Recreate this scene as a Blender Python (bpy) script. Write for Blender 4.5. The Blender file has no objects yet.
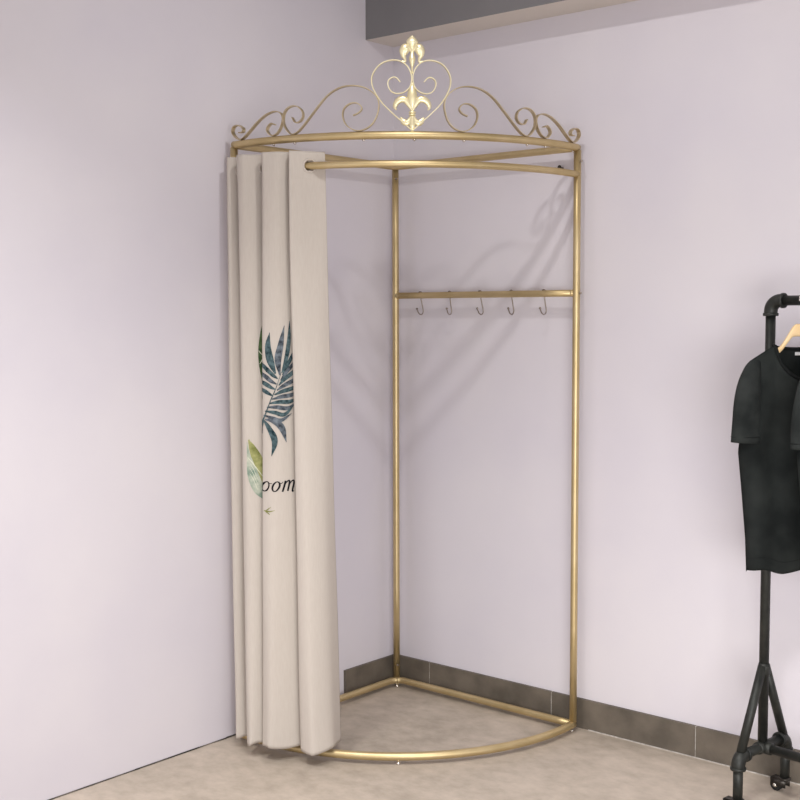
import bpy, bmesh, math, random
from mathutils import Vector, Matrix, noise
random.seed(7)
S = bpy.context.scene
COL = S.collection
PI = math.pi

# ------------------------------------------------------------------ materials
def new_mat(name):
    m = bpy.data.materials.new(name); m.use_nodes = True
    nt = m.node_tree
    return m, nt, nt.nodes['Principled BSDF']

def node(nt, typ, **kw):
    n = nt.nodes.new(typ)
    for k, v in kw.items():
        if k.startswith('i_'):
            key = k[2:]
            key = int(key) if key.isdigit() else key.replace('_', ' ')
            n.inputs[key].default_value = v
        else:
            setattr(n, k, v)
    return n

def mottled(name, c1, c2, scale=4.0, rough=0.7, bump=0.0, bscale=60, metallic=0.0, detail=6, lo=0.35, hi=0.65, spec=0.5, bdist=0.01):
    m, nt, b = new_mat(name)
    tc = node(nt, 'ShaderNodeTexCoord')
    n = node(nt, 'ShaderNodeTexNoise'); n.inputs['Scale'].default_value = scale; n.inputs['Detail'].default_value = detail
    nt.links.new(tc.outputs['Object'], n.inputs['Vector'])
    r = node(nt, 'ShaderNodeValToRGB')
    r.color_ramp.elements[0].position = lo; r.color_ramp.elements[1].position = hi
    r.color_ramp.elements[0].color = (*c1, 1); r.color_ramp.elements[1].color = (*c2, 1)
    nt.links.new(n.outputs['Fac'], r.inputs['Fac'])
    nt.links.new(r.outputs['Color'], b.inputs['Base Color'])
    b.inputs['Roughness'].default_value = rough
    b.inputs['Metallic'].default_value = metallic
    b.inputs['Specular IOR Level'].default_value = spec
    if bump:
        n2 = node(nt, 'ShaderNodeTexNoise'); n2.inputs['Scale'].default_value = bscale; n2.inputs['Detail'].default_value = 4
        nt.links.new(tc.outputs['Object'], n2.inputs['Vector'])
        bp = node(nt, 'ShaderNodeBump'); bp.inputs['Strength'].default_value = bump; bp.inputs['Distance'].default_value = bdist
        nt.links.new(n2.outputs['Fac'], bp.inputs['Height'])
        nt.links.new(bp.outputs['Normal'], b.inputs['Normal'])
    return m

def lin(r, g, b):
    f = lambda v: ((v/255 + .055)/1.055)**2.4 if v/255 > .04045 else v/255/12.92
    return (f(r), f(g), f(b))

M = {}
M['wall'] = mottled('lilac_paint', lin(206, 201, 209), lin(213, 208, 213), 1.6, .62, .05, 90, bdist=.004)
M['ceiling'] = mottled('ceiling_paint', lin(225, 222, 220), lin(230, 228, 226), 2, .8)
M['beam_face'] = mottled('grey_beam_paint', lin(112, 110, 112), lin(120, 118, 119), 2, .7)
M['beam_under'] = mottled('warm_lit_beam_paint', lin(208, 200, 192), lin(214, 206, 198), 2, .75)  # pale paint with the warm light on the underside put into its colour
M['gold'] = mottled('brushed_gold', lin(196, 175, 130), lin(208, 188, 146), 9, .44, .03, 220, metallic=.85)
M['pale_gold'] = mottled('polished_pale_gold', lin(232, 220, 178), lin(242, 232, 194), 12, .34, .02, 200, metallic=.6)
M['iron_gold'] = mottled('gold_iron_strip', lin(186, 168, 134), lin(208, 192, 158), 14, .38, .03, 200, metallic=.85)
M['steel'] = mottled('steel', lin(205, 200, 192), lin(225, 220, 214), 20, .25, metallic=1.0)
M['hook_steel'] = mottled('tarnished_steel', lin(138, 128, 120), lin(158, 148, 138), 20, .3, metallic=.9)
M['dark_steel'] = mottled('dark_steel', lin(60, 56, 52), lin(80, 76, 72), 20, .4, metallic=.8)
M['black_pipe'] = mottled('black_iron_pipe', lin(30, 32, 30), lin(46, 47, 43), 30, .5, .15, 180, metallic=.3, bdist=.002)
M['rubber'] = mottled('black_rubber', lin(22, 22, 22), lin(30, 30, 30), 30, .6)
M['wood'] = mottled('pale_wood', lin(226, 192, 140), lin(236, 208, 162), 14, .5)
M['black_cotton'] = mottled('black_cotton', lin(22, 25, 25), lin(39, 42, 41), 9, .95, .4, 900, bdist=.001, spec=.15)
M['sleeve_cotton'] = mottled('lighter_black_cotton', lin(25, 28, 28), lin(43, 46, 45), 14, .95, .4, 500, bdist=.001, spec=.2)  # slightly lighter black than the shirt body
M['black_rib'] = mottled('black_rib', lin(20, 22, 22), lin(28, 30, 30), 60, .95, .3, 700, bdist=.001, spec=.15)
M['label_white'] = mottled('white_label', lin(215, 215, 215), lin(225, 225, 225), 10, .8)
M['lamp_white'] = mottled('white_enamel', lin(235, 235, 235), lin(240, 240, 240), 10, .4)
M['lens'], _nt, _b = new_mat('lamp_lens')
_b.inputs['Emission Color'].default_value = (1, .93, .84, 1); _b.inputs['Emission Strength'].default_value = 12

def floor_mat():
    m, nt, b = new_mat('concrete_tile')
    tc = node(nt, 'ShaderNodeTexCoord')
    a = node(nt, 'ShaderNodeTexNoise'); a.inputs['Scale'].default_value = 2.2; a.inputs['Detail'].default_value = 8; a.inputs['Distortion'].default_value = .6
    c = node(nt, 'ShaderNodeTexNoise'); c.inputs['Scale'].default_value = 14; c.inputs['Detail'].default_value = 8; c.inputs['Roughness'].default_value = .65
    mp = node(nt, 'ShaderNodeMapping'); mp.inputs['Scale'].default_value = (1, 1.3, 1); mp.inputs['Rotation'].default_value = (0, 0, .5)
    nt.links.new(tc.outputs['Object'], mp.inputs['Vector'])
    nt.links.new(tc.outputs['Object'], a.inputs['Vector']); nt.links.new(mp.outputs['Vector'], c.inputs['Vector'])
    mx = node(nt, 'ShaderNodeMath', operation='ADD')
    h1 = node(nt, 'ShaderNodeMath', operation='MULTIPLY'); h1.inputs[1].default_value = .45
    h2 = node(nt, 'ShaderNodeMath', operation='MULTIPLY'); h2.inputs[1].default_value = .55
    nt.links.new(a.outputs['Fac'], h1.inputs[0]); nt.links.new(c.outputs['Fac'], h2.inputs[0])
    nt.links.new(h1.outputs[0], mx.inputs[0]); nt.links.new(h2.outputs[0], mx.inputs[1])
    r = node(nt, 'ShaderNodeValToRGB')
    r.color_ramp.elements[0].position = .36; r.color_ramp.elements[1].position = .64
    r.color_ramp.elements[0].color = (*lin(154, 143, 129), 1); r.color_ramp.elements[1].color = (*lin(188, 175, 161), 1)
    nt.links.new(mx.outputs[0], r.inputs['Fac']); nt.links.new(r.outputs['Color'], b.inputs['Base Color'])
    b.inputs['Roughness'].default_value = .55
    bp = node(nt, 'ShaderNodeBump'); bp.inputs['Strength'].default_value = .12; bp.inputs['Distance'].default_value = .01
    nt.links.new(c.outputs['Fac'], bp.inputs['Height']); nt.links.new(bp.outputs['Normal'], b.inputs['Normal'])
    return m
M['floor'] = floor_mat()
M['skirting'] = mottled('stone_skirting', lin(84, 77, 68), lin(108, 99, 88), 9, .6, .1, 60)
M['grout'] = mottled('white_grout', lin(160, 154, 146), lin(205, 200, 194), 60, .9)
M['gap'] = mottled('dark_gap', lin(50, 46, 42), lin(120, 112, 104), 7, .9, lo=.45, hi=.62)

def fabric_mat():
    m, nt, b = new_mat('cream_linen')
    tc = node(nt, 'ShaderNodeTexCoord')
    mp = node(nt, 'ShaderNodeMapping'); mp.inputs['Scale'].default_value = (1, 1, .12)
    nt.links.new(tc.outputs['Object'], mp.inputs['Vector'])
    n = node(nt, 'ShaderNodeTexNoise'); n.inputs['Scale'].default_value = 240; n.inputs['Detail'].default_value = 3
    nt.links.new(mp.outputs['Vector'], n.inputs['Vector'])
    r = node(nt, 'ShaderNodeValToRGB')
    r.color_ramp.elements[0].position = .3; r.color_ramp.elements[1].position = .7
    r.color_ramp.elements[0].color = (*lin(187, 178, 169), 1); r.color_ramp.elements[1].color = (*lin(191, 183, 174), 1)
    nt.links.new(n.outputs['Fac'], r.inputs['Fac']); nt.links.new(r.outputs['Color'], b.inputs['Base Color'])
    b.inputs['Roughness'].default_value = .85; b.inputs['Specular IOR Level'].default_value = .2
    b.inputs['Subsurface Weight'].default_value = 0
    bp = node(nt, 'ShaderNodeBump'); bp.inputs['Strength'].default_value = .12; bp.inputs['Distance'].default_value = .001
    nt.links.new(n.outputs['Fac'], bp.inputs['Height']); nt.links.new(bp.outputs['Normal'], b.inputs['Normal'])
    return m
M['linen'] = fabric_mat()
M['ink_teal'] = mottled('printed_teal', lin(20, 40, 46), lin(96, 116, 120), 75, .9, lo=.3, hi=.72, spec=.1)
M['ink_slate'] = mottled('printed_slate', lin(34, 40, 48), lin(118, 126, 134), 70, .9, lo=.3, hi=.7, spec=.1)
M['ink_green'] = mottled('printed_green', lin(46, 68, 44), lin(96, 116, 78), 40, .9, spec=.1)
M['ink_olive'] = mottled('printed_olive', lin(112, 116, 66), lin(164, 164, 112), 40, .9, spec=.1)
M['ink_sea'] = mottled('printed_sea_green', lin(116, 136, 122), lin(186, 188, 172), 28, .9, spec=.1)
M['ink_pale'] = mottled('printed_pale_vein', lin(206, 208, 186), lin(214, 214, 196), 28, .9, spec=.1)
M['ink_black'] = mottled('printed_black', lin(26, 24, 28), lin(34, 32, 36), 28, .9, spec=.1)

# ------------------------------------------------------------------ helpers
def link(name, bm, mats, parent=None, smooth=True):
    me = bpy.data.meshes.new(name)
    bmesh.ops.recalc_face_normals(bm, faces=bm.faces)
    for f in bm.faces: f.smooth = smooth
    bm.to_mesh(me); bm.free()
    if not isinstance(mats, (list, tuple)): mats = [mats]
    for m in mats: me.materials.append(m)
    o = bpy.data.objects.new(name, me); COL.objects.link(o)
    if parent is not None:
        o.parent = parent
        # meshes are written in world space; shift them into the parent's frame
        root = parent
        base = parent
        chain = Matrix.Identity(4)
        while base is not None:
            chain = base.matrix_basis @ chain if base.parent is None else base.matrix_basis @ chain
            base = base.parent
        me.transform(chain.inverted())
    return o

def smooth_by_angle(o, deg=35):
    me = o.data
    bm = bmesh.new(); bm.from_mesh(me)
    for e in bm.edges:
        if len(e.link_faces) == 2 and e.calc_face_angle(0) > math.radians(deg): e.smooth = False
    bm.to_mesh(me); bm.free()

def thing(name, label, cat, loc, group=None):
    o = bpy.data.objects.new(name, None); COL.objects.link(o)
    o.empty_display_size = .1
    o.location = loc; o['label'] = label; o['category'] = cat
    if group: o['group'] = group
    return o

def tag(o, label, cat, group=None):
    o['label'] = label; o['category'] = cat
    if group: o['group'] = group
    return o

def structure(name, bm, mats, smooth=False):
    o = link(name, bm, mats, smooth=smooth); o['kind'] = 'structure'; return o

def box(bm, x0, x1, y0, y1, z0, z1, mi=0):
    v = [bm.verts.new((x, y, z)) for x in (x0, x1) for y in (y0, y1) for z in (z0, z1)]
    fs = []
    for q in ((0, 1, 3, 2), (4, 6, 7, 5), (0, 4, 5, 1), (2, 3, 7, 6), (0, 2, 6, 4), (1, 5, 7, 3)):
        f = bm.faces.new([v[i] for i in q]); f.material_index = mi; fs.append(f)
    return fs

def frames(pts, closed=False, up=None):
    """tangent / normal / binormal along a polyline"""
    n = len(pts); T = []
    for i in range(n):
        a = pts[(i-1) % n] if (closed or i > 0) else pts[i]
        b = pts[(i+1) % n] if (closed or i < n-1) else pts[i]
        t = (b-a); T.append(t.normalized() if t.length > 1e-9 else Vector((0, 0, 1)))
    N = []
    ref = up or (Vector((0, 0, 1)) if abs(T[0].z) < .9 else Vector((1, 0, 0)))
    cur = (ref - T[0]*ref.dot(T[0])).normalized()
    for i in range(n):
        cur = (cur - T[i]*cur.dot(T[i]))
        cur = cur.normalized() if cur.length > 1e-6 else T[i].orthogonal().normalized()
        N.append(cur.copy())
    return T, N

def tube(bm, pts, r, seg=14, closed=False, caps=True):
    pts = [Vector(p) for p in pts]
    rs = r if isinstance(r, (list, tuple)) else [r]*len(pts)
    T, N = frames(pts, closed)
    rings = []
    for p, t, n, rad in zip(pts, T, N, rs):
        b = t.cross(n)
        rings.append([bm.verts.new(p + (n*math.cos(a) + b*math.sin(a))*rad) for a in [2*PI*k/seg for k in range(seg)]])
    m = len(rings)
    for i in range(m if closed else m-1):
        A, B = rings[i], rings[(i+1) % m]
        for k in range(seg): bm.faces.new((A[k], A[(k+1) % seg], B[(k+1) % seg], B[k]))
    if caps and not closed:
        bm.faces.new(rings[0][::-1]); bm.faces.new(rings[-1])

def crom(pts, n=8):
    """Catmull-Rom resample, any dimension tuples"""
    P = [tuple(p) for p in pts]
    P = [tuple(2*a-b for a, b in zip(P[0], P[1]))] + P + [tuple(2*a-b for a, b in zip(P[-1], P[-2]))]
    out = []
    for i in range(1, len(P)-2):
        p0, p1, p2, p3 = P[i-1:i+3]
        for k in range(n):
            t = k/n
            out.append(tuple(.5*((2*b)+(c-a)*t+(2*a-5*b+4*c-d)*t*t+(-a+3*b-3*c+d)*t**3) for a, b, c, d in zip(p0, p1, p2, p3)))
    out.append(P[-2])
    return out

def lathe(bm, prof, origin=(0, 0, 0), axis=Vector((0, 0, 1)), seg=20):
    axis = Vector(axis).normalized(); o = Vector(origin)
    n = axis.orthogonal().normalized(); b = axis.cross(n)
    rings = []
    for r, h in prof:
        rings.append([bm.verts.new(o + axis*h + (n*math.cos(2*PI*k/seg)+b*math.sin(2*PI*k/seg))*max(r, 1e-5)) for k in range(seg)])
    for A, B in zip(rings, rings[1:]):
        for k in range(seg): bm.faces.new((A[k], A[(k+1) % seg], B[(k+1) % seg], B[k]))
    bm.faces.new(rings[0][::-1]); bm.faces.new(rings[-1])

def bolt(name, at, direction, parent, r=.0045, length=.006, mat='steel'):
    bm = bmesh.new()
    lathe(bm, [(r, 0), (r*1.05, length*.4), (r*.8, length*.8), (r*.3, length)], at, direction, 12)
    return link(name, bm, M[mat], parent)

# ------------------------------------------------------------------ room shell
CEIL = 3.12
bm = bmesh.new(); box(bm, -.2, 6.5, -6.5, .2, -.1, 0); structure('floor', bm, M['floor'])
bm = bmesh.new(); box(bm, -.15, 0, -6.5, .15, 0, CEIL); structure('wall_left', bm, M['wall'])
bm = bmesh.new(); box(bm, 0, 6.5, 0, .15, 0, CEIL); structure('wall_right', bm, M['wall'])
bm = bmesh.new(); box(bm, -.2, 6.5, -6.5, .2, CEIL, CEIL+.1); structure('ceiling', bm, M['ceiling'])
# beam under the ceiling along the right wall: grey face, underside tinted as if lit warm
bm = bmesh.new(); fs = box(bm, 0, 6.5, -.158, 0, 2.463, CEIL)
for f in fs: f.material_index = 0
for f in fs:
    c = f.calc_center_median()
    if abs(c.z-2.463) < 1e-4: f.material_index = 1
structure('trim_1', bm, [M['beam_face'], M['beam_under']])
HB = .104
def skirting_run(name, along_x, a0, a1, joints):
    bm = bmesh.new()
    edges = [a0]+joints+[a1]
    for i in range(len(edges)-1):
        s = edges[i]+(.001 if i else 0); e = edges[i+1]-(.001 if i < len(edges)-2 else 0)
        if along_x: fs = box(bm, s, e, -.012, 0, 0, HB)
        else: fs = box(bm, 0, .012, s, e, 0, HB)
    for j in joints:
        if along_x: box(bm, j-.001, j+.001, -.0115, 0, .0, HB, 1)
        else: box(bm, 0, .0115, j-.001, j+.001, 0, HB, 1)
    return structure(name, bm, [M['skirting'], M['grout']])
skirting_run('baseboard_right', True, 0, 6.5, [.185+.56*i for i in range(0, 12) if .185+.56*i < 6.4])
skirting_run('baseboard_left', False, -.297, -.012, [])
# rough dark joint between the left wall and the floor where there is no skirting
bm = bmesh.new()
y = -.30
while y > -6.4:
    l = random.uniform(.05, .16)
    box(bm, 0, .002+random.random()*.0015, y-l, y, 0, .003+random.random()*.002)
    y -= l
structure('trim_2', bm, M['gap'])
# thin line of pale sealant in front of the right skirting
bm = bmesh.new()
x = .9
while x < 6.4:
    l = random.uniform(.03, .1)
    box(bm, x, x+l, -.0145-random.random()*.0012, -.012, 0, .0025)
    x += l
structure('trim_3', bm, M['grout'])

# ------------------------------------------------------------------ corner frame
E0, RR, HT, HR, HM = .0569, .86529, 2.0, 1.91193, 1.51473
K = .0541
ARC = math.hypot(RR-E0-K, K); CX, CY = E0+K, -E0-K
AH = PI/4 + math.atan2(K, RR-E0-K)            # half angle of the arc
TR = .0125; ZB = .026
def arc_pt(s, z, off=0.0):
    a = -PI/4 + s/ARC
    return Vector((CX+(ARC+off)*math.cos(a), CY+(ARC+off)*math.sin(a), z))
frame = thing('fitting_room_frame', 'tall gold quarter-round metal fitting room frame with scrolled crown standing in the corner', 'frame', (E0, -E0, 0))
smax = AH*ARC
def arc_tube(name, z, r=TR, lab=None, trim=0.0):
    bm = bmesh.new()
    n = 72
    tube(bm, [arc_pt(-smax+trim+(2*smax-2*trim)*i/n, z) for i in range(n+1)], r, 16)
    return link(name, bm, M['gold'], frame)
arc_tube('top_ring', HT)
arc_tube('curtain_rail', HR, .0115, trim=.004)
arc_tube('base_ring', ZB, .0135)
def straight(name, a, b, r=TR, mat='gold', parent=frame):
    bm = bmesh.new(); a, b = Vector(a), Vector(b)
    tube(bm, [a.lerp(b, i/6) for i in range(7)], r, 16)
    return link(name, bm, M[mat], parent)
straight('post', (E0, -E0, ZB+.01), (E0, -E0, HT-.005))
straight('post', (RR, -E0, ZB+.008), (RR, -E0, HT-.008))
straight('post', (E0, -RR, ZB+.008), (E0, -RR, HT-.008))
def bent_bars(name, z, r):
    # one bar along each wall, meeting in a rounded corner at the rear post
    rc = .045
    for side in (0, 1):
        pts = []
        for i in range(9):
            a = math.radians(135 - 45*i/8)      # from the diagonal round to the straight
            pts.append(Vector((E0+rc+rc*math.cos(a), -E0-rc+rc*math.sin(a), z)))
        for i in range(1, 13):
            pts.append(Vector((E0+rc+(RR-E0-rc)*i/12, -E0, z)))
        if side: pts = [Vector((-p.y, -p.x, p.z)) for p in pts]
        bm = bmesh.new(); tube(bm, pts, r, 16); link(name, bm, M['gold'], frame)
bent_bars('base_bar', ZB, .0125)
bent_bars('top_bar', HT, TR)
straight('hanging_bar', (E0+.008, -E0, HM), (RR-.008, -E0, HM), .0118)
# collars where the rail and the bar meet the posts
for nm, p, d in (('collar', (RR, -E0, HM), (-1, 0, 0)), ('collar', (E0, -E0, HM), (1, 0, 0))):
    bm = bmesh.new(); lathe(bm, [(.0128, .012), (.0128, .0165), (.012, .018)], p, d, 18); link(nm, bm, M['gold'], frame)
# adjustable feet under the base ring
for nm, p in (('foot', Vector((E0+.013, -E0-.013, 0))), ('foot', Vector((RR-.002, -E0-.004, 0))), ('foot', Vector((E0-.004, -RR+.022, 0))),
              ('foot', arc_pt(-.055, 0))):
    bm = bmesh.new(); lathe(bm, [(.007, 0), (.0085, .003), (.0085, .006), (.004, .008), (.004, .016)], p, (0, 0, 1), 14); link(nm, bm, M['steel'], frame)
# nuts under the top ring that hold the crown
for s in (-.468, -.388, -.158, 0, .158, .388, .468):
    bolt('nut', arc_pt(s, HT-TR+.001), (0, 0, -1), frame, .005, .007)
for p, d in (((RR-.013, -E0-.004, HT-.010), (-.6, -.5, -.6)), ((E0+.006, -RR-.001, HT-.012), (.6, -.5, -.6))):
    bolt('corner_screw', p, d, frame, .005, .006)
for p, d in (((RR+.011, -E0, 1.955), (1, 0, 0)), ((RR+.011, -E0, HM), (1, 0, 0)), ((E0+.009, -E0-.008, 1.955), (.9, -.3, 0)),
             ((E0+.009, -E0-.008, .085), (.9, -.3, 0))):
    bolt('post_screw', p, d, frame, .0042, .010, 'hook_steel')
bm = bmesh.new(); tube(bm, [(.771, 0, 1.945), (.771, -.016, 1.945), (.771, -.022, 1.945)], [.003, .003, .0085], 12)
tag(link('wall_screw', bm, M['dark_steel']), 'small dark screw sticking out of the right wall between ring and rail', 'screw')

# ---- crown scrolls bent from flat strip (traced in arc length s, height h over the ring)
HEART = [(0, .0125), (.0257, .0357), (.0602, .0667), (.0907, .098), (.1126, .1344), (.1206, .1621), (.117, .1872), (.0994, .2129), (.0776, .2248), (.0517, .2282), (.0302, .2223), (.0131, .2074), (.0035, .1864), (.0022, .1654), (.0087, .1446), (.0258, .1301), (.0473, .1263), (.0646, .1343), (.0733, .1521), (.0711, .1676), (.0581, .176), (.0473, .1737), (.0366, .1618)]
SC2 = [(0.1755, 0.0615), (0.1566, 0.0702), (0.1488, 0.0845), (0.162, 0.0985), (0.1857, 0.0979), (0.2057, 0.0813), (0.2082, 0.0558), (0.1938, 0.0294), (0.1621, 0.0142), (0.131, 0.0233), (0.1103, 0.0482), (0.1004, 0.0843), (0.1042, 0.112), (0.1195, 0.1322), (0.1464, 0.1479), (0.1816, 0.1532), (0.2218, 0.1467), (0.2633, 0.1229), (0.3066, 0.0802), (0.3475, 0.0385), (0.3758, 0.0167), (0.4002, 0.0155), (0.4252, 0.0447), (0.427, 0.075), (0.4096, 0.096), (0.3801, 0.1009), (0.3565, 0.0877), (0.3501, 0.0685), (0.3614, 0.0522), (0.3804, 0.05), (0.392, 0.0659)]
SC3 = [(0.4644, 0.0482), (0.4787, 0.0533), (0.4935, 0.0433), (0.496, 0.0298), (0.479, 0.0150), (0.457, 0.0187), (0.4388, 0.0383), (0.4302, 0.064), (0.4384, 0.0821), (0.4618, 0.0896), (0.4954, 0.0839), (0.5314, 0.0662), (0.5703, 0.0395), (0.5982, 0.0215), (0.6219, 0.0142), (0.6469, 0.0244), (0.6632, 0.0419), (0.6562, 0.0584), (0.6304, 0.0609), (0.608, 0.049), (0.6096, 0.0375), (0.6277, 0.0371)]
def warp(s):
    # the hand-bent crown is not perfectly symmetrical
    if s >= 0: return s-.0066
    tab = [(0, .0066), (.09, .0085), (.16, .0155), (.25, .014), (.38, .004), (.48, -.004), (.66, -.011)]
    a = -s
    for (x0, y0), (x1, y1) in zip(tab, tab[1:]):
        if x0 <= a <= x1: return -(a + y0+(y1-y0)*(a-x0)/(x1-x0))
    return -(a-.011)
def strip(path, sgn, parent, name, mat='iron_gold', w=.0135, t=.0031):
    P = crom(path, 5); bm = bmesh.new(); rings = []
    n = len(P)
    for i, (s, h) in enumerate(P):
        a = P[max(i-1, 0)]; b = P[min(i+1, n-1)]
        ds, dh = b[0]-a[0], b[1]-a[1]; L = math.hypot(ds, dh) or 1
        ns, nh = -dh/L, ds/L
        ring = []
        for (u, v) in ((1, 1), (1, -1), (-1, -1), (-1, 1)):
            ring.append(bm.verts.new(arc_pt(warp(sgn*(s+ns*v*t/2)), HT+h+nh*v*t/2, u*w/2)))
        rings.append(ring)
    for A, B in zip(rings, rings[1:]):
        for k in range(4): bm.faces.new((A[k], A[(k+1) % 4], B[(k+1) % 4], B[k]))
    bm.faces.new(rings[0][::-1]); bm.faces.new(rings[-1])
    o = link(name, bm, M[mat], parent); smooth_by_angle(o, 40); return o
crown = bpy.data.objects.new('crown', None); COL.objects.link(crown); crown.parent = frame
crown.location = arc_pt(0, HT) - Vector((E0, -E0, 0))
for sg in (1, -1):
    strip(HEART, sg, crown, 'scroll', 'pale_gold', .010)
    strip(SC2, sg, crown, 'scroll')
    strip(SC3, sg, crown, 'scroll')
def petal(bm, path, widths, sgn=1, depth=.5, dmin=.003, lift=0.0):
    P = crom([(p[0], p[1], w) for p, w in zip(path, widths)], 5); n = len(P); rings = []; seg = 12
    for i, (s, h, w) in enumerate(P):
        a = P[max(i-1, 0)]; b = P[min(i+1, n-1)]
        ds, dh = b[0]-a[0], b[1]-a[1]; L = math.hypot(ds, dh) or 1
        ns, nh = -dh/L, ds/L
        w = max(w, .0004); d = max(w*depth, min(dmin, w))
        rings.append([bm.verts.new(arc_pt(sgn*(s+ns*w*math.cos(2*PI*k/seg))-.0066, HT+h+nh*w*math.cos(2*PI*k/seg), lift+d*math.sin(2*PI*k/seg))) for k in range(seg)])
    for A, B in zip(rings, rings[1:]):
        for k in range(seg): bm.faces.new((A[k], A[(k+1) % seg], B[(k+1) % seg], B[k]))
    bm.faces.new(rings[0][::-1]); bm.faces.new(rings[-1])
# lower fleur-de-lis
bm = bmesh.new()
petal(bm, [(0, .162), (0, .148), (0, .122), (0, .10), (0, .084), (0, .072)], [.0008, .0075, .0155, .0125, .0065, .005], depth=.5)
petal(bm, [(0, .060), (0, .045), (0, .028), (0, .014)], [.0055, .0085, .0095, .004], depth=.6)
for sg in (1, -1):
    petal(bm, [(.002, .076), (.009, .091), (.022, .1075), (.036, .1085), (.048, .100), (.0535, .086), (.048, .076)], [.0035, .0075, .0105, .0105, .0090, .006, .0012], sg, depth=.5)
    petal(bm, [(.003, .060), (.010, .043), (.019, .037), (.028, .042), (.0365, .054)], [.003, .0085, .0095, .009, .0025], sg, depth=.45)
link('fleur_de_lis', bm, M['pale_gold'], crown)
bm = bmesh.new()
for h in (.0625, .0695):
    petal(bm, [(-.0105, h), (-.004, h), (.004, h), (.0105, h)], [.0024, .0036, .0036, .0024], depth=2.2)
link('band', bm, M['pale_gold'], crown)
# upper finial
bm = bmesh.new()
petal(bm, [(0, .303), (0, .297), (0, .285), (0, .274), (0, .263), (0, .254)], [.0014, .0095, .0185, .0135, .0055, .0035], depth=.5)
petal(bm, [(0, .256), (0, .246), (0, .232), (0, .220), (0, .206), (0, .186)], [.0045, .0065, .0100, .0075, .0036, .0027], depth=.7)
for sg in (1, -1):
    petal(bm, [(.0165, .2705), (.0185, .2625), (.0215, .252), (.0225, .242)], [.003, .0120, .0100, .004], sg, depth=.6)
    petal(bm, [(.002, .254), (.0100, .265), (.0195, .2665), (.0270, .257), (.0275, .243), (.0225, .232), (.0230, .224), (.034, .2245)], [.0025, .0065, .0135, .0130, .0080, .0048, .0042, .0030], sg, depth=.55)
link('finial', bm, M['pale_gold'], crown)

# ------------------------------------------------------------------ S-hooks on the hanging bar
def make_hook(x, label, tilt, sway):
    o = thing('metal_hook', label, 'hook', (x, -E0, HM), 'wire hooks on the gold bar')
    r = .0118+.0019
    pts = []
    for i in range(0, 11):                       # loop hangs over the bar from behind
        a = math.radians(118 - 186*i/10)
        pts.append((math.cos(a)*r, math.sin(a)*r))
    pts = [(p[0], p[1]) for p in pts]
    pts += [(.0085, -.026), (.0115, -.038), (.0155, -.052)]
    pts += [(.0165, -.060), (.0125, -.0685), (.003, -.0715), (-.007, -.067), (-.0135, -.057), (-.0165, -.0500)]
    ca, sa = math.cos(tilt), math.sin(tilt)
    P = crom(pts, 4)
    bm = bmesh.new()
    tube(bm, [Vector((x+u*sa + v*sway, -E0+u*ca, HM+v)) for u, v in P], .0022, 8)
    link('wire', bm, M['hook_steel'], o)
    u, v = P[-1]
    bm = bmesh.new(); bmesh.ops.create_uvsphere(bm, u_segments=12, v_segments=8, radius=.0042, matrix=Matrix.Translation((x+u*sa+v*sway, -E0+u*ca, HM+v)))
    link('ball_tip', bm, M['hook_steel'], o)
hl = ['silver wire hook nearest the corner post on the gold bar', 'silver wire hook second from the corner post on the gold bar',
      'silver wire hook in the middle of the five on the gold bar', 'silver wire hook second from the right front post on the gold bar',
      'silver wire hook nearest the right front post on the gold bar']
for x, l, t, w in zip((.178, .318, .458, .595, .732), hl, (.1, -.1, .05, 0, .12), (0, .02, -.03, 0, .02)):
    make_hook(x, l, t, w)

# ------------------------------------------------------------------ curtain
ZT, ZH = 1.957, .048
def rp(deg, off):
    a = math.radians(deg); return (CX+(ARC+off)*math.cos(a), CY+(ARC+off)*math.sin(a))
TOP = [rp(-93.2, -.014), rp(-94.6, .020), rp(-93.4, .036), rp(-91.6, .014), rp(-89.6, -.040), rp(-87.9, -.010),
       rp(-89.2, .036), rp(-87.8, .048), rp(-85.5, .030), rp(-81.6, -.014), rp(-79.2, -.052), rp(-79.0, -.010),
       rp(-81.6, .034), rp(-80.3, .052), rp(-77.0, .036), rp(-73.5, -.010), rp(-71.4, -.052), rp(-71.2, -.008),
       rp(-74.3, .030), rp(-73.9, .047), rp(-72.2, .020), rp(-69.6, -.010), rp(-67.3, -.022)]
BOT = [(.070, -.872), (.078, -.905), (.095, -.912), (.112, -.893), (.127, -.853), (.143, -.865),
       (.162, -.925), (.182, -.946), (.205, -.940), (.228, -.895), (.245, -.860), (.238, -.885),
       (.230, -.908), (.241, -.930), (.277, -.928), (.312, -.868), (.345, -.815), (.348, -.832),
       (.342, -.850), (.362, -.876), (.420, -.880), (.434, -.810), (.392, -.724)]
# the weighted hem hangs a little outside the base ring
BOT = [(x+.012, y-.014) if x < .41 else (x+.004, y-.010) for x, y in BOT]
NS = 7
ctop = crom(TOP, NS); cbot = crom(BOT, NS)
NU = len(ctop); NV = 190
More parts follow.
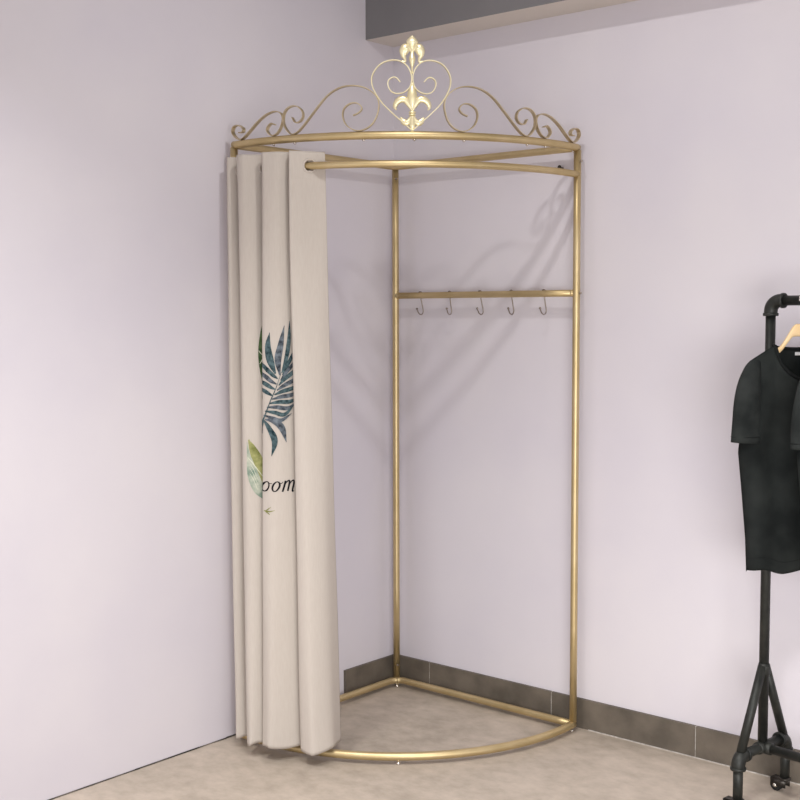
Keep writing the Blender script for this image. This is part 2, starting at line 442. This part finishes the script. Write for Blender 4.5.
# length parameter for fabric distance
def fab(iu, z):
    """fabric surface; iu = float column, z = height"""
    iu = min(max(iu, 0), NU-1.0001); i = int(iu); f = iu-i
    tx = ctop[i][0]*(1-f)+ctop[i+1][0]*f; ty = ctop[i][1]*(1-f)+ctop[i+1][1]*f
    bx = cbot[i][0]*(1-f)+cbot[i+1][0]*f; by = cbot[i][1]*(1-f)+cbot[i+1][1]*f
    t = (ZT-z)/(ZT-ZH)
    x = tx*(1-t)+bx*t; y = ty*(1-t)+by*t
    # soft irregularity of hanging cloth, stronger near the header and the hem
    k = .0022+.0050*math.exp(-abs(ZT-z)/.12)+.003*math.exp(-(z-ZH)/.25)
    nx = noise.noise(Vector((iu*.16, z*2.2, 1.7)))*k
    ny = noise.noise(Vector((iu*.16, z*2.2, 9.1)))*k
    return Vector((x+nx, y+ny, z))
def hem_z(iu):
    return ZH - .011*max(0, 1-iu/60) + .004*math.sin(iu*.35) + .003*noise.noise(Vector((iu*.2, 3, 3)))
curtain = thing('fitting_room_curtain', 'cream linen curtain with printed leaves gathered at the left end of the gold rail', 'curtain', (.2, -.87, 0))
bm = bmesh.new()
US = 2
cols = [i/US for i in range((NU-1)*US+1)]
# rail crossings (where the cloth passes the rail centre line): holes there
cross = []
prev = None
for i in range(NU):
    x, y = ctop[i]; d = math.hypot(x-CX, y-CY)-ARC
    if prev is not None and prev*d < 0:
        cross.append(i-1+abs(prev)/(abs(prev)+abs(d)))
    prev = d
grid = []
for c in cols:
    zb = hem_z(c)
    col = []
    for j in range(NV+1):
        t = j/NV; t = t if t > .0 else 0
        z = zb + (ZT-zb)*t
        col.append(bm.verts.new(fab(c, z)))
    grid.append(col)
for a in range(len(cols)-1):
    for j in range(NV):
        bm.faces.new((grid[a][j], grid[a+1][j], grid[a+1][j+1], grid[a][j+1]))
HOLE = .019
ctrs = [fab(c, HR) for c in cross]
kill = []
for f in bm.faces:
    c = f.calc_center_median()
    if c.z > HR-.04 and any((c-k).length < HOLE for k in ctrs): kill.append(f)
bmesh.ops.delete(bm, geom=kill, context='FACES')
cl = link('fabric', bm, M['linen'], curtain)
so = cl.modifiers.new('thickness', 'SOLIDIFY'); so.thickness = .0018; so.offset = 0
def side(c, z, dc=.6):
    a = fab(c-dc, z); b = fab(c+dc, z); t = (b-a).normalized(); n = t.cross(Vector((0, 0, 1))).normalized()
    return t, n
def outward(c, z):
    t, n = side(c, z)
    return t, n
for c in cross:
    p = fab(c, HR); t, n = side(c, HR)
    bm = bmesh.new(); prof = []
    for i in range(33):
        a = 2*PI*i/32
        prof.append(p + t*math.cos(a)*.0205 + Vector((0, 0, 1))*math.sin(a)*.0205)
    tube(bm, prof[:-1], .0036, 10, closed=True)
    g = link('grommet', bm, M['linen'], curtain)
# stitched header and hem seams
for zz, nm in ((1.872, 'header_seam'), (None, 'hem_seam')):
    bm = bmesh.new()
    pts = []
    for c in cols:
        z = zz if zz else hem_z(c)+.035
        pts.append(fab(c, z))
    tube(bm, pts, .0013, 6)
    link(nm, bm, M['linen'], curtain)

# ---- print on the cloth: (column, z) coordinates follow the cloth
def cloth_poly(bm, outline, mi=0, lift=.0016, nseg=10):
    """ribbon from two edge lists [(c,z)...] left/right, subdivided so that it follows the cloth"""
    L, R_ = outline
    rows = []
    for a, b in zip(L, R_):
        row = []
        for k in range(nseg+1):
            f = k/nseg; c = a[0]*(1-f)+b[0]*f; z = a[1]*(1-f)+b[1]*f
            t, n = side(c, z, .25)
            if n.dot(Vector((.5, -.86, 0))) < 0: n = -n
            row.append(bm.verts.new(fab(c, z)+n*lift))
        rows.append(row)
    for A, B in zip(rows, rows[1:]):
        for k in range(nseg):
            f = bm.faces.new((A[k], A[k+1], B[k+1], B[k])); f.material_index = mi
# panel bounds: photo pixel <-> cloth column on the faces of panels two and three
def blade(bm, path, widths, mp, mi=0, lift=.0016, nseg=4):
    P = crom([(p[0], p[1], w) for p, w in zip(path, widths)], 6); n = len(P); Lf = []; Rt = []
    for i, (x, y, w) in enumerate(P):
        a = P[max(i-1, 0)]; b = P[min(i+1, n-1)]; dx, dy = b[0]-a[0], b[1]-a[1]; l = math.hypot(dx, dy) or 1
        nx, ny = -dy/l*max(w, .02), dx/l*max(w, .02)
        Lf.append(mp(x+nx, y+ny)); Rt.append(mp(x-nx, y-ny))
    cloth_poly(bm, (Lf, Rt), mi, lift, nseg)

P3 = [(255, 80), (260, 84), (262.5, 88), (265, 92), (268.5, 94.5), (276.4, 98), (286.5, 101.5), (297, 105), (305, 108.5), (312, 112)]
P2 = [(236, 42), (239.4, 45.5), (240.8, 49), (245.5, 52.5), (252.8, 56), (262, 59.5), (271.3, 63), (279, 66.5)]
def mapper(tab):
    def f(x, y):
        x = 225+.3*x; y = 300+.3*y
        c = tab[0][1] if x < tab[0][0] else tab[-1][1]
        for (a, ca), (b, cb) in zip(tab, tab[1:]):
            if a <= x <= b: c = ca+(cb-ca)*(x-a)/(b-a)
        return (c, 1.5-(y-297.5)/313.8)
    return f
m3, m2 = mapper(P3), mapper(P2)
# palm frond, teal and slate leaflets fanning from the rib
bm = bmesh.new()
blades = [
 ([(168, 245), (152, 205), (143, 155), (147, 108)], [2, 9, 7, .5], 0),
 ([(183, 250), (176, 200), (184, 150), (196, 85)], [2, 9, 8, .5], 1),
 ([(190, 242), (204, 190), (211, 130), (212, 70)], [1.5, 5, 4.5, .5], 0),
 ([(192, 250), (208, 215), (222, 185), (236, 150)], [1.5, 4.5, 4, .5], 0),
 ([(186, 268), (206, 238), (226, 212), (245, 185)], [1.5, 4.5, 4, .5], 1),
 ([(176, 262), (158, 248), (138, 228), (118, 200)], [1.5, 5, 5, 1], 0),
 ([(172, 280), (152, 268), (134, 252), (112, 232)], [1.5, 5, 5, 1], 1),
 ([(168, 297), (150, 288), (132, 276), (110, 262)], [1.5, 5, 5, 1], 0),
 ([(160, 318), (145, 310), (130, 300), (110, 290)], [1.5, 4.5, 4.5, 1], 0),
 ([(180, 284), (200, 262), (226, 240), (250, 215)], [1.5, 5, 5, .5], 0),
 ([(174, 300), (198, 284), (226, 268), (252, 246)], [1.5, 5, 5, .5], 1),
 ([(166, 315), (192, 304), (224, 294), (255, 276)], [1.5, 5, 5, .5], 0),
 ([(158, 330), (188, 322), (222, 316), (255, 300)], [1.5, 5, 5, .5], 1),
 ([(150, 344), (182, 339), (218, 338), (250, 322)], [1.5, 5, 5, .5], 0),
 ([(142, 357), (175, 356), (210, 360), (240, 340)], [1.5, 5, 5, .5], 1),
 ([(136, 370), (168, 374), (200, 381), (228, 352)], [1.5, 5, 5, .5], 0),
 ([(132, 384), (160, 392), (190, 400), (222, 378)], [1.5, 4.5, 5, .5], 1),
 ([(136, 398), (165, 402), (192, 425), (207, 474)], [1.5, 7, 8, .5], 1),
 ([(133, 402), (152, 430), (170, 470), (160, 520)], [2, 7, 8, .5], 0),
 ([(132, 398), (122, 420), (115, 450), (118, 480)], [2, 6, 6, .5], 0)]
for i, (p, w, mi) in enumerate(blades): blade(bm, p, [q*1.28 for q in w], m3, mi, .0016+.00006*i)
blade(bm, [(130, 402), (148, 350), (168, 300), (188, 240)], [1.8, 1.6, 1.3, .6], m3, 0, .0034)
link('palm_leaf_print', bm, [M['ink_teal'], M['ink_slate']], curtain)
bm = bmesh.new()
blade(bm, [(133, 704), (152, 706), (173, 702)], [1.6, 2.2, .5], m3, 0)
blade(bm, [(137, 705), (148, 698), (160, 690)], [1.2, 1.8, .4], m3, 0, .0018)
blade(bm, [(137, 706), (148, 712), (156, 717)], [1.2, 1.8, .4], m3, 0, .0018)
link('sprig_print', bm, [M['ink_olive']], curtain)
# lettering: cursive o o m
bm = bmesh.new()
def loop(cx, cy, rx, ry, slant=.28):
    P = []; W = []
    for i in range(15):
        a = 2*PI*i/14 + .6
        u, v = rx*math.cos(a), ry*math.sin(a)
        P.append((cx+u-slant*v, cy+v)); W.append(1.5+1.7*abs(math.cos(a)))
    return P, W
for cx in (138, 176):
    p, w = loop(cx, 622, 11.5, 16); blade(bm, p, w, m3, 0)
blade(bm, [(148, 609), (156, 612), (163, 611)], [1, 1.2, .8], m3, 0, .0018)
blade(bm, [(186, 610), (193, 612), (199, 606)], [1, 1.2, .8], m3, 0, .0018)
blade(bm, [(206, 603), (202, 622), (197, 640)], [2.9, 3.0, 2.8], m3, 0)
blade(bm, [(202, 622), (209, 608), (217, 603), (218, 612), (213, 638)], [1.2, 1.8, 2.6, 3.0, 2.8], m3, 0, .0018)
blade(bm, [(216, 622), (223, 608), (231, 603), (233, 612), (228, 638), (234, 638)], [1.2, 1.8, 2.6, 3.0, 2.8, 1], m3, 0, .002)
link('lettering', bm, [M['ink_black']], curtain)
bm = bmesh.new()
blade(bm, [(131, 62), (128, 110), (127, 165), (127, 220), (131, 295)], [.5, 8, 13, 11, 1], m2, 0)
blade(bm, [(128, 300), (128, 330), (134, 350)], [1, 3, 1], m2, 0)
blade(bm, [(118, 215), (126, 200), (134, 178)], [.8, 1.4, .8], m2, 1, .0022)
blade(bm, [(115, 170), (124, 182), (134, 186)], [.8, 1.2, .8], m2, 1, .0022)
link('green_leaf_print', bm, [M['ink_green'], M['ink_pale']], curtain)
bm = bmesh.new()
blade(bm, [(76, 470), (92, 500), (112, 545), (128, 590), (136, 640)], [1, 13, 18, 14, 4], m2, 0)
blade(bm, [(70, 478), (76, 520), (90, 580), (110, 632), (130, 668)], [.6, 7, 20, 19, 5], m2, 1, .0020)
blade(bm, [(80, 468), (86, 492), (100, 520)], [.5, 3.5, 3], m2, 0, .0023)
blade(bm, [(72, 528), (88, 544), (108, 568), (130, 600)], [.6, 1.3, 1.3, .8], m2, 2, .0027)
for y0 in (548, 566, 584):
    blade(bm, [(82, y0), (98, y0+26), (112, y0+58)], [.4, .8, .3], m2, 2, .0027)
link('pale_leaf_print', bm, [M['ink_olive'], M['ink_sea'], M['ink_pale']], curtain)

# ------------------------------------------------------------------ pipe garment rack
RO = Vector((1.628, -.225, 0)); ra = math.radians(-8)
E1 = Vector((math.cos(ra), math.sin(ra), 0)); E2 = Vector((-math.sin(ra), math.cos(ra), 0)); EZ = Vector((0, 0, 1))
ZR, ZL, RL, PR, HW = 1.482, .172, 1.15, .0142, .125
rack = thing('garment_rack', 'black iron pipe clothes rack on casters against the right wall', 'clothes rack', RO)
def pipe(name, a, b, r=PR, mat='black_pipe', parent=None):
    bm = bmesh.new(); tube(bm, [a, a.lerp(b, .5), b], r, 18); return link(name, bm, M[mat], parent or rack)
def elbow(name, c, d1, d2, r=.0192, R=.03, ln=.014):
    """pipe elbow at corner c opening towards d1 and d2"""
    bm = bmesh.new()
    cc = c + (d1+d2)*R
    pts = []
    for i in range(11):
        a = PI/2*i/10
        pts.append(cc - d1*R*math.sin(a) - d2*R*math.cos(a))
    pts = [c+d1*(R+ln)] + pts + [c+d2*(R+ln)] if (pts[0]-(c+d1*R)).length < 1e-4 else [c+d2*(R+ln)] + pts + [c+d1*(R+ln)]
    # order so that pts run smoothly
    tube(bm, pts, r, 18)
    for d in (d1, d2):
        lathe(bm, [(r+.0005, 0), (r+.0028, .001), (r+.0028, .008), (r+.0005, .009)], c+d*(R+ln-.009), d, 20)
    return link(name, bm, M['black_pipe'], rack)
def caster(p, side):
    o = bpy.data.objects.new('caster', None); COL.objects.link(o); o.parent = rack; o.location = p - RO
    bm = bmesh.new()
    bx = lambda a0, a1, b0, b1, z0, z1: [bm.verts.new(p+E1*a+E2*b+EZ*z) for a in (a0, a1) for b in (b0, b1) for z in (z0, z1)]
    def solid(v):
        for q in ((0, 1, 3, 2), (4, 6, 7, 5), (0, 4, 5, 1), (2, 3, 7, 6), (0, 2, 6, 4), (1, 5, 7, 3)): bm.faces.new([v[i] for i in q])
    lathe(bm, [(.018, .040), (.020, .042), (.020, .046), (.017, .048)], p, EZ, 18)
    solid(bx(-.040, .010, -.014, -.011, .018, .042)); solid(bx(-.040, .010, .011, .014, .018, .042)); solid(bx(-.040, .010, -.014, .014, .039, .042))
    link('bracket', bm, M['dark_steel'], o)
    wc = p + E1*-.026 + EZ*.019
    bm = bmesh.new(); lathe(bm, [(.012, -.009), (.0175, -.009), (.019, -.006), (.019, .006), (.0175, .009), (.012, .009)], wc, E2, 28)
    link('wheel', bm, M['rubber'], o)
    bm = bmesh.new(); lathe(bm, [(.003, -.0165), (.005, -.015), (.0095, -.0095), (.0095, .0095), (.005, .015), (.003, .0165)], wc, E2, 20)
    link('axle', bm, M['steel'], o)
for end in (0, 1):
    q = RO + E1*RL*end; inn = E1 if end == 0 else -E1
    pipe('upright', q+EZ*(ZL), q+EZ*(ZR-.03))
    elbow('elbow', q+EZ*ZR, -EZ, inn)
    pipe('base_bar', q-E2*(HW-.03)+EZ*ZL, q+E2*(HW-.03)+EZ*ZL, .0145)
    for s in (-1, 1):
        f = q+E2*HW*s
        elbow('elbow', f+EZ*ZL, -EZ, E2*-s, .0198, .027, .012)
        pipe('foot', f+EZ*.046, f+EZ*(ZL-.03))
        pipe('brace', q+E2*.008*s+EZ*.415, f-E2*s*.012+EZ*(ZL+.010), .0132)
        caster(f, s)
    bm = bmesh.new(); lathe(bm, [(.0150, .385), (.0185, .392), (.0185, .412), (.0150, .424)], q, EZ, 18); link('collar', bm, M['black_pipe'], rack)
    bm = bmesh.new()
    lathe(bm, [(.0145, -.026), (.0185, -.024), (.0185, .024), (.0145, .026)], q+EZ*ZL, E2, 18)
    lathe(bm, [(.0145, 0), (.0185, .002), (.0185, .030), (.0145, .032)], q+EZ*ZL, inn, 18)
    link('tee_joint', bm, M['black_pipe'], rack)
pipe('top_rail', RO+E1*.03+EZ*ZR, RO+E1*(RL-.03)+EZ*ZR)
pipe('lower_rail', RO+E1*.01+EZ*ZL, RO+E1*(RL-.01)+EZ*ZL, .0138)

# ------------------------------------------------------------------ hangers and T-shirts
def sstep(x): x = max(0, min(1, x)); return x*x*(3-2*x)
def garment(dist, angle, lab_h, lab_s, seed, dz=0.0):
    c = RO + E1*dist
    hr = Vector((math.cos(angle), math.sin(angle), 0)); nn = Vector((math.sin(angle), -math.cos(angle), 0))
    X = lambda w, t, z: Vector((c.x, c.y, dz)) + hr*(w) + nn*t + EZ*z
    XS = lambda w, t, z: X(w*.85, t, 1.356+(z-1.350)*.905)
    g = thing('clothes_hanger', lab_h, 'hanger', X(0, 0, 1.38), 'wooden hangers on the black rail')
    bm = bmesh.new(); rings = []
    prof = crom([(-.136, 1.304, .008), (-.105, 1.320, .0085), (-.066, 1.344, .0085), (-.048, 1.366, .0095), (-.031, 1.390, .013), (-.020, 1.3975, .0172), (0, 1.3985, .0178),
                 (.020, 1.3975, .0172), (.031, 1.390, .013), (.048, 1.366, .0095), (.066, 1.344, .0085), (.105, 1.320, .0085), (.136, 1.304, .008)], 4)
    for w, z, h in prof:
        rings.append([bm.verts.new(X(w, .0055*math.copysign(abs(math.cos(a))**.6, math.cos(a)), z+h*math.copysign(abs(math.sin(a))**.6, math.sin(a)))) for a in [2*PI*k/12 for k in range(12)]])
    for A, B in zip(rings, rings[1:]):
        for k in range(12): bm.faces.new((A[k], A[(k+1) % 12], B[(k+1) % 12], B[k]))
    bm.faces.new(rings[0][::-1]); bm.faces.new(rings[-1])
    link('body', bm, M['wood'], g)
    bm = bmesh.new(); r = PR+.0022
    pts = [Vector((c.x, c.y, dz+1.40)), Vector((c.x, c.y, dz+1.43)), Vector((c.x, c.y, dz+1.446))+E2*.003]
    for i in range(12):
        a = math.radians(-62+250*i/11); pts.append(Vector((c.x, c.y, ZR)) + E2*r*math.cos(a) + EZ*r*math.sin(a))
    P = crom([tuple(p) for p in pts], 3); tube(bm, P, .0019, 8); link('hook', bm, M['steel'], g)
    # shirt
    s = thing('t_shirt', lab_s, 't-shirt', XS(0, 0, .65), 'black T-shirts on the rack')
    NK = .096
    zs = lambda w: 1.350 - .048*max(0, (abs(w)-NK)/.084) if abs(w) > NK else 1.350
    def Wd(z):
        tab = [(.60, .178), (.75, .186), (.90, .202), (1.02, .216), (1.10, .208), (1.2, .190), (1.3, .180), (1.4, .176)]
        for (a, wa), (b, wb) in zip(tab, tab[1:]):
            if a <= z <= b: return wa+(wb-wa)*(z-a)/(b-a)
        return .18
    def sheet(front):
        nu, nv = 48, 60; G = []
        for i in range(nu+1):
            u = -1+2*i/nu; w0 = u*.18
            depth = .108 if front else .012
            zt = zs(w0) if abs(w0) >= NK else 1.350-depth*math.sqrt(max(0, 1-(w0/NK)**2))**1.1
            zh = .646 + .010*math.sin(u*7+seed)*(1-u*u*.5) + (0 if front else -.004)
            col = []
            for j in range(nv+1):
                v = (j/nv)**1.1; z = zt*(1-v)+zh*v; w = u*Wd(z)
                d = max(0, zs(w0)-z)
                tt = .005 + .020*math.sqrt(max(0, 1-(w0/(NK+.004))**2)) if abs(w0) < NK else .005
                env = math.sqrt(max(0, 1-u*u))**.8
                T = tt*(1-sstep(d/.22)) + (.036*env)*sstep(d/.22)
                T *= env**.35 if abs(u) > .93 else 1
                fold = (.010*math.sin(u*8+seed+z*1.3)*sstep(d/.35) + .018*noise.noise(Vector((u*2.4, z*3.2, seed+front*5)))*sstep(d/.12))*env
                t = (T+max(fold, -T*.8)) if front else -(T+max(fold, -T*.8))
                if abs(u) == 1: t = 0
                col.append((w, t, z))
            G.append(col)
        return G
    bm = bmesh.new()
    F, B = sheet(1), sheet(0)
    for G in (F, B):
        V = [[bm.verts.new(XS(*p)) for p in col] for col in G]
        for a, b in zip(V, V[1:]):
            for j in range(len(a)-1): bm.faces.new((a[j], b[j], b[j+1], a[j+1]))
    bmesh.ops.remove_doubles(bm, verts=bm.verts, dist=.0012)
    o = link('body', bm, M['black_cotton'], s)
    md = o.modifiers.new('thickness', 'SOLIDIFY'); md.thickness = .0015; md.offset = 0
    # sleeves
    for sg in (-1, 1):
        bm = bmesh.new(); rings = []
        prof = crom([(.160, 1.304, .018, .006, 0), (.172, 1.282, .026, .014, .002), (.184, 1.235, .037, .021, .006), (.191, 1.17, .045, .024, .010), (.196, 1.10, .049, .025, .012), (.197, 1.050, .050, .026, .013)], 5)
        for q, (w, z, hw, ht, t0) in enumerate(prof):
            ring = []
            for k in range(28):
                a = 2*PI*k/28
                f = 1+.10*noise.noise(Vector((math.cos(a)*1.3, math.sin(a)*1.3+seed, z*9)))
                ring.append(bm.verts.new(XS(sg*(w+hw*math.cos(a)*f), t0+ht*math.sin(a)*f, z-.30*(hw*math.cos(a))*min(1, q/8)*-.15)))
            rings.append(ring)
        for A, Bq in zip(rings, rings[1:]):
            for k in range(28): bm.faces.new((A[k], A[(k+1) % 28], Bq[(k+1) % 28], Bq[k]))
        bm.faces.new(rings[0])
        o = link('sleeve', bm, M['sleeve_cotton'], s)
        md = o.modifiers.new('thickness', 'SOLIDIFY'); md.thickness = .0015; md.offset = 0
        bm = bmesh.new(); w, z, hw, ht, t0 = prof[-1]
        tube(bm, [XS(sg*(w+hw*1.0*math.cos(2*PI*k/28)), t0+ht*math.sin(2*PI*k/28), z+.019) for k in range(28)], .0012, 6, closed=True)
        link('sleeve_hem', bm, M['black_rib'], o)
    # ribbed neckline band, front and back edge
    bm = bmesh.new()
    pf = [XS(*col[0]) for col in F if abs(col[0][2]-1.350) > 1e-6 and abs(col[0][0]) <= NK+.001]
    pb = [XS(*col[0]) for col in B if abs(col[0][2]-1.350) > 1e-6 and abs(col[0][0]) <= NK+.001]
    tube(bm, pf+pb[::-1], .0052, 8, closed=True)
    link('collar', bm, M['black_rib'], s)
    bm = bmesh.new()
    hp = [XS(col[-4][0], col[-4][1]*1.02, col[-4][2]+.003) for col in F]
    tube(bm, hp, .0011, 6); link('hem_stitching', bm, M['black_rib'], s)
    bm = bmesh.new()
    v = [bm.verts.new(XS(a, -.019, z)) for a, z in ((-.012, 1.318), (.012, 1.318), (.012, 1.328), (-.012, 1.328))]
    bm.faces.new(v); r_ = bmesh.ops.extrude_face_region(bm, geom=bm.faces[:])
    bmesh.ops.translate(bm, verts=[q for q in r_['geom'] if isinstance(q, bmesh.types.BMVert)], vec=nn*.0012)
    link('neck_label', bm, M['label_white'], s, smooth=False)
ang = math.radians(49.5)
garment(.100, ang, 'pale wooden hanger nearest the rack upright holding the leftmost black T-shirt', 'black short-sleeved T-shirt nearest the rack upright, round neck open to the camera', 1.0)
garment(.280, ang+.03, 'pale wooden hanger second from the rack upright, cut by the right picture edge', 'second black T-shirt from the rack upright, only a sleeve corner in view', 4.2, -.004)

# ------------------------------------------------------------------ ceiling spotlight and light
LP = Vector((1.30, -1.30, 2.98))
sp = thing('ceiling_spotlight', 'white cylindrical spotlight on the ceiling over the fitting room', 'ceiling lamp', (LP.x, LP.y, CEIL))
bm = bmesh.new(); lathe(bm, [(.055, 0), (.055, .125), (.050, .130), (.046, .130), (.046, .028), (.012, .026)], (LP.x, LP.y, CEIL), (0, 0, -1), 32)
link('housing', bm, M['lamp_white'], sp)
def area(name, loc, target, size, power, col, sy=None, shape='RECTANGLE', spread=180):
    l = bpy.data.lights.new(name, 'AREA'); l.energy = power; l.color = col; l.shape = shape; l.size = size; l.spread = math.radians(spread)
    if sy: l.size_y = sy
    o = bpy.data.objects.new(name, l); COL.objects.link(o); o.location = loc
    o.rotation_euler = (Vector(target)-Vector(loc)).to_track_quat('-Z', 'Y').to_euler(); return o
WHITE = (1, .99, .975)
area('spotlight_lamp', (LP.x, LP.y, 2.97), (LP.x, LP.y, 0), .08, 11.5, WHITE, shape='DISK')
area('left_wall_fill', (1.3, -2.9, .9), (0, -1.8, .7), .8, 2.3, WHITE, .8, spread=120)  # added fill that brightens the left wall; no window stands here
area('right_wall_fill', (3.6, -2.9, .9), (2.2, 0, .5), 1.4, 24.6, WHITE, 1.0, spread=110)  # added low fill for the right wall, not an actual shop front
area('front_floor_fill', (2.2, -2.4, 2.95), (2.0, -2.0, 0), .5, 28, WHITE, shape='DISK', spread=110)  # added overhead fill to lift the floor outside the frame, no fixture
area('left_top_fill', (.9, -2.6, 2.95), (.8, -2.5, 0), .3, 19.5, WHITE, shape='DISK', spread=110)  # added fill from above, brightens the left wall towards its near end

W = bpy.data.worlds.new('World'); S.world = W; W.use_nodes = True
W.node_tree.nodes['Background'].inputs[0].default_value = (.96, .94, 1, 1)
W.node_tree.nodes['Background'].inputs[1].default_value = .86

# ------------------------------------------------------------------ camera
cd = bpy.data.cameras.new('camera'); cam = bpy.data.objects.new('camera', cd); COL.objects.link(cam)
r = Vector((.75809214, .6521427, -.00249054)); u = Vector((-.04478927, .05587511, .99743265)); b = Vector((.65060758, -.75603431, .07156748))
cam.matrix_world = Matrix(((r.x, u.x, b.x, 3.10604), (r.y, u.y, b.y, -3.57638), (r.z, u.z, b.z, 1.45027), (0, 0, 0, 1)))
cd.sensor_width = 36; cd.lens = 36*1216.99/800; cd.clip_start = .05
S.camera = cam
vs = S.view_settings
vs.view_transform = 'Standard'; vs.look = 'None'; vs.gamma = 1; vs.use_curve_mapping = False; vs.exposure = .10
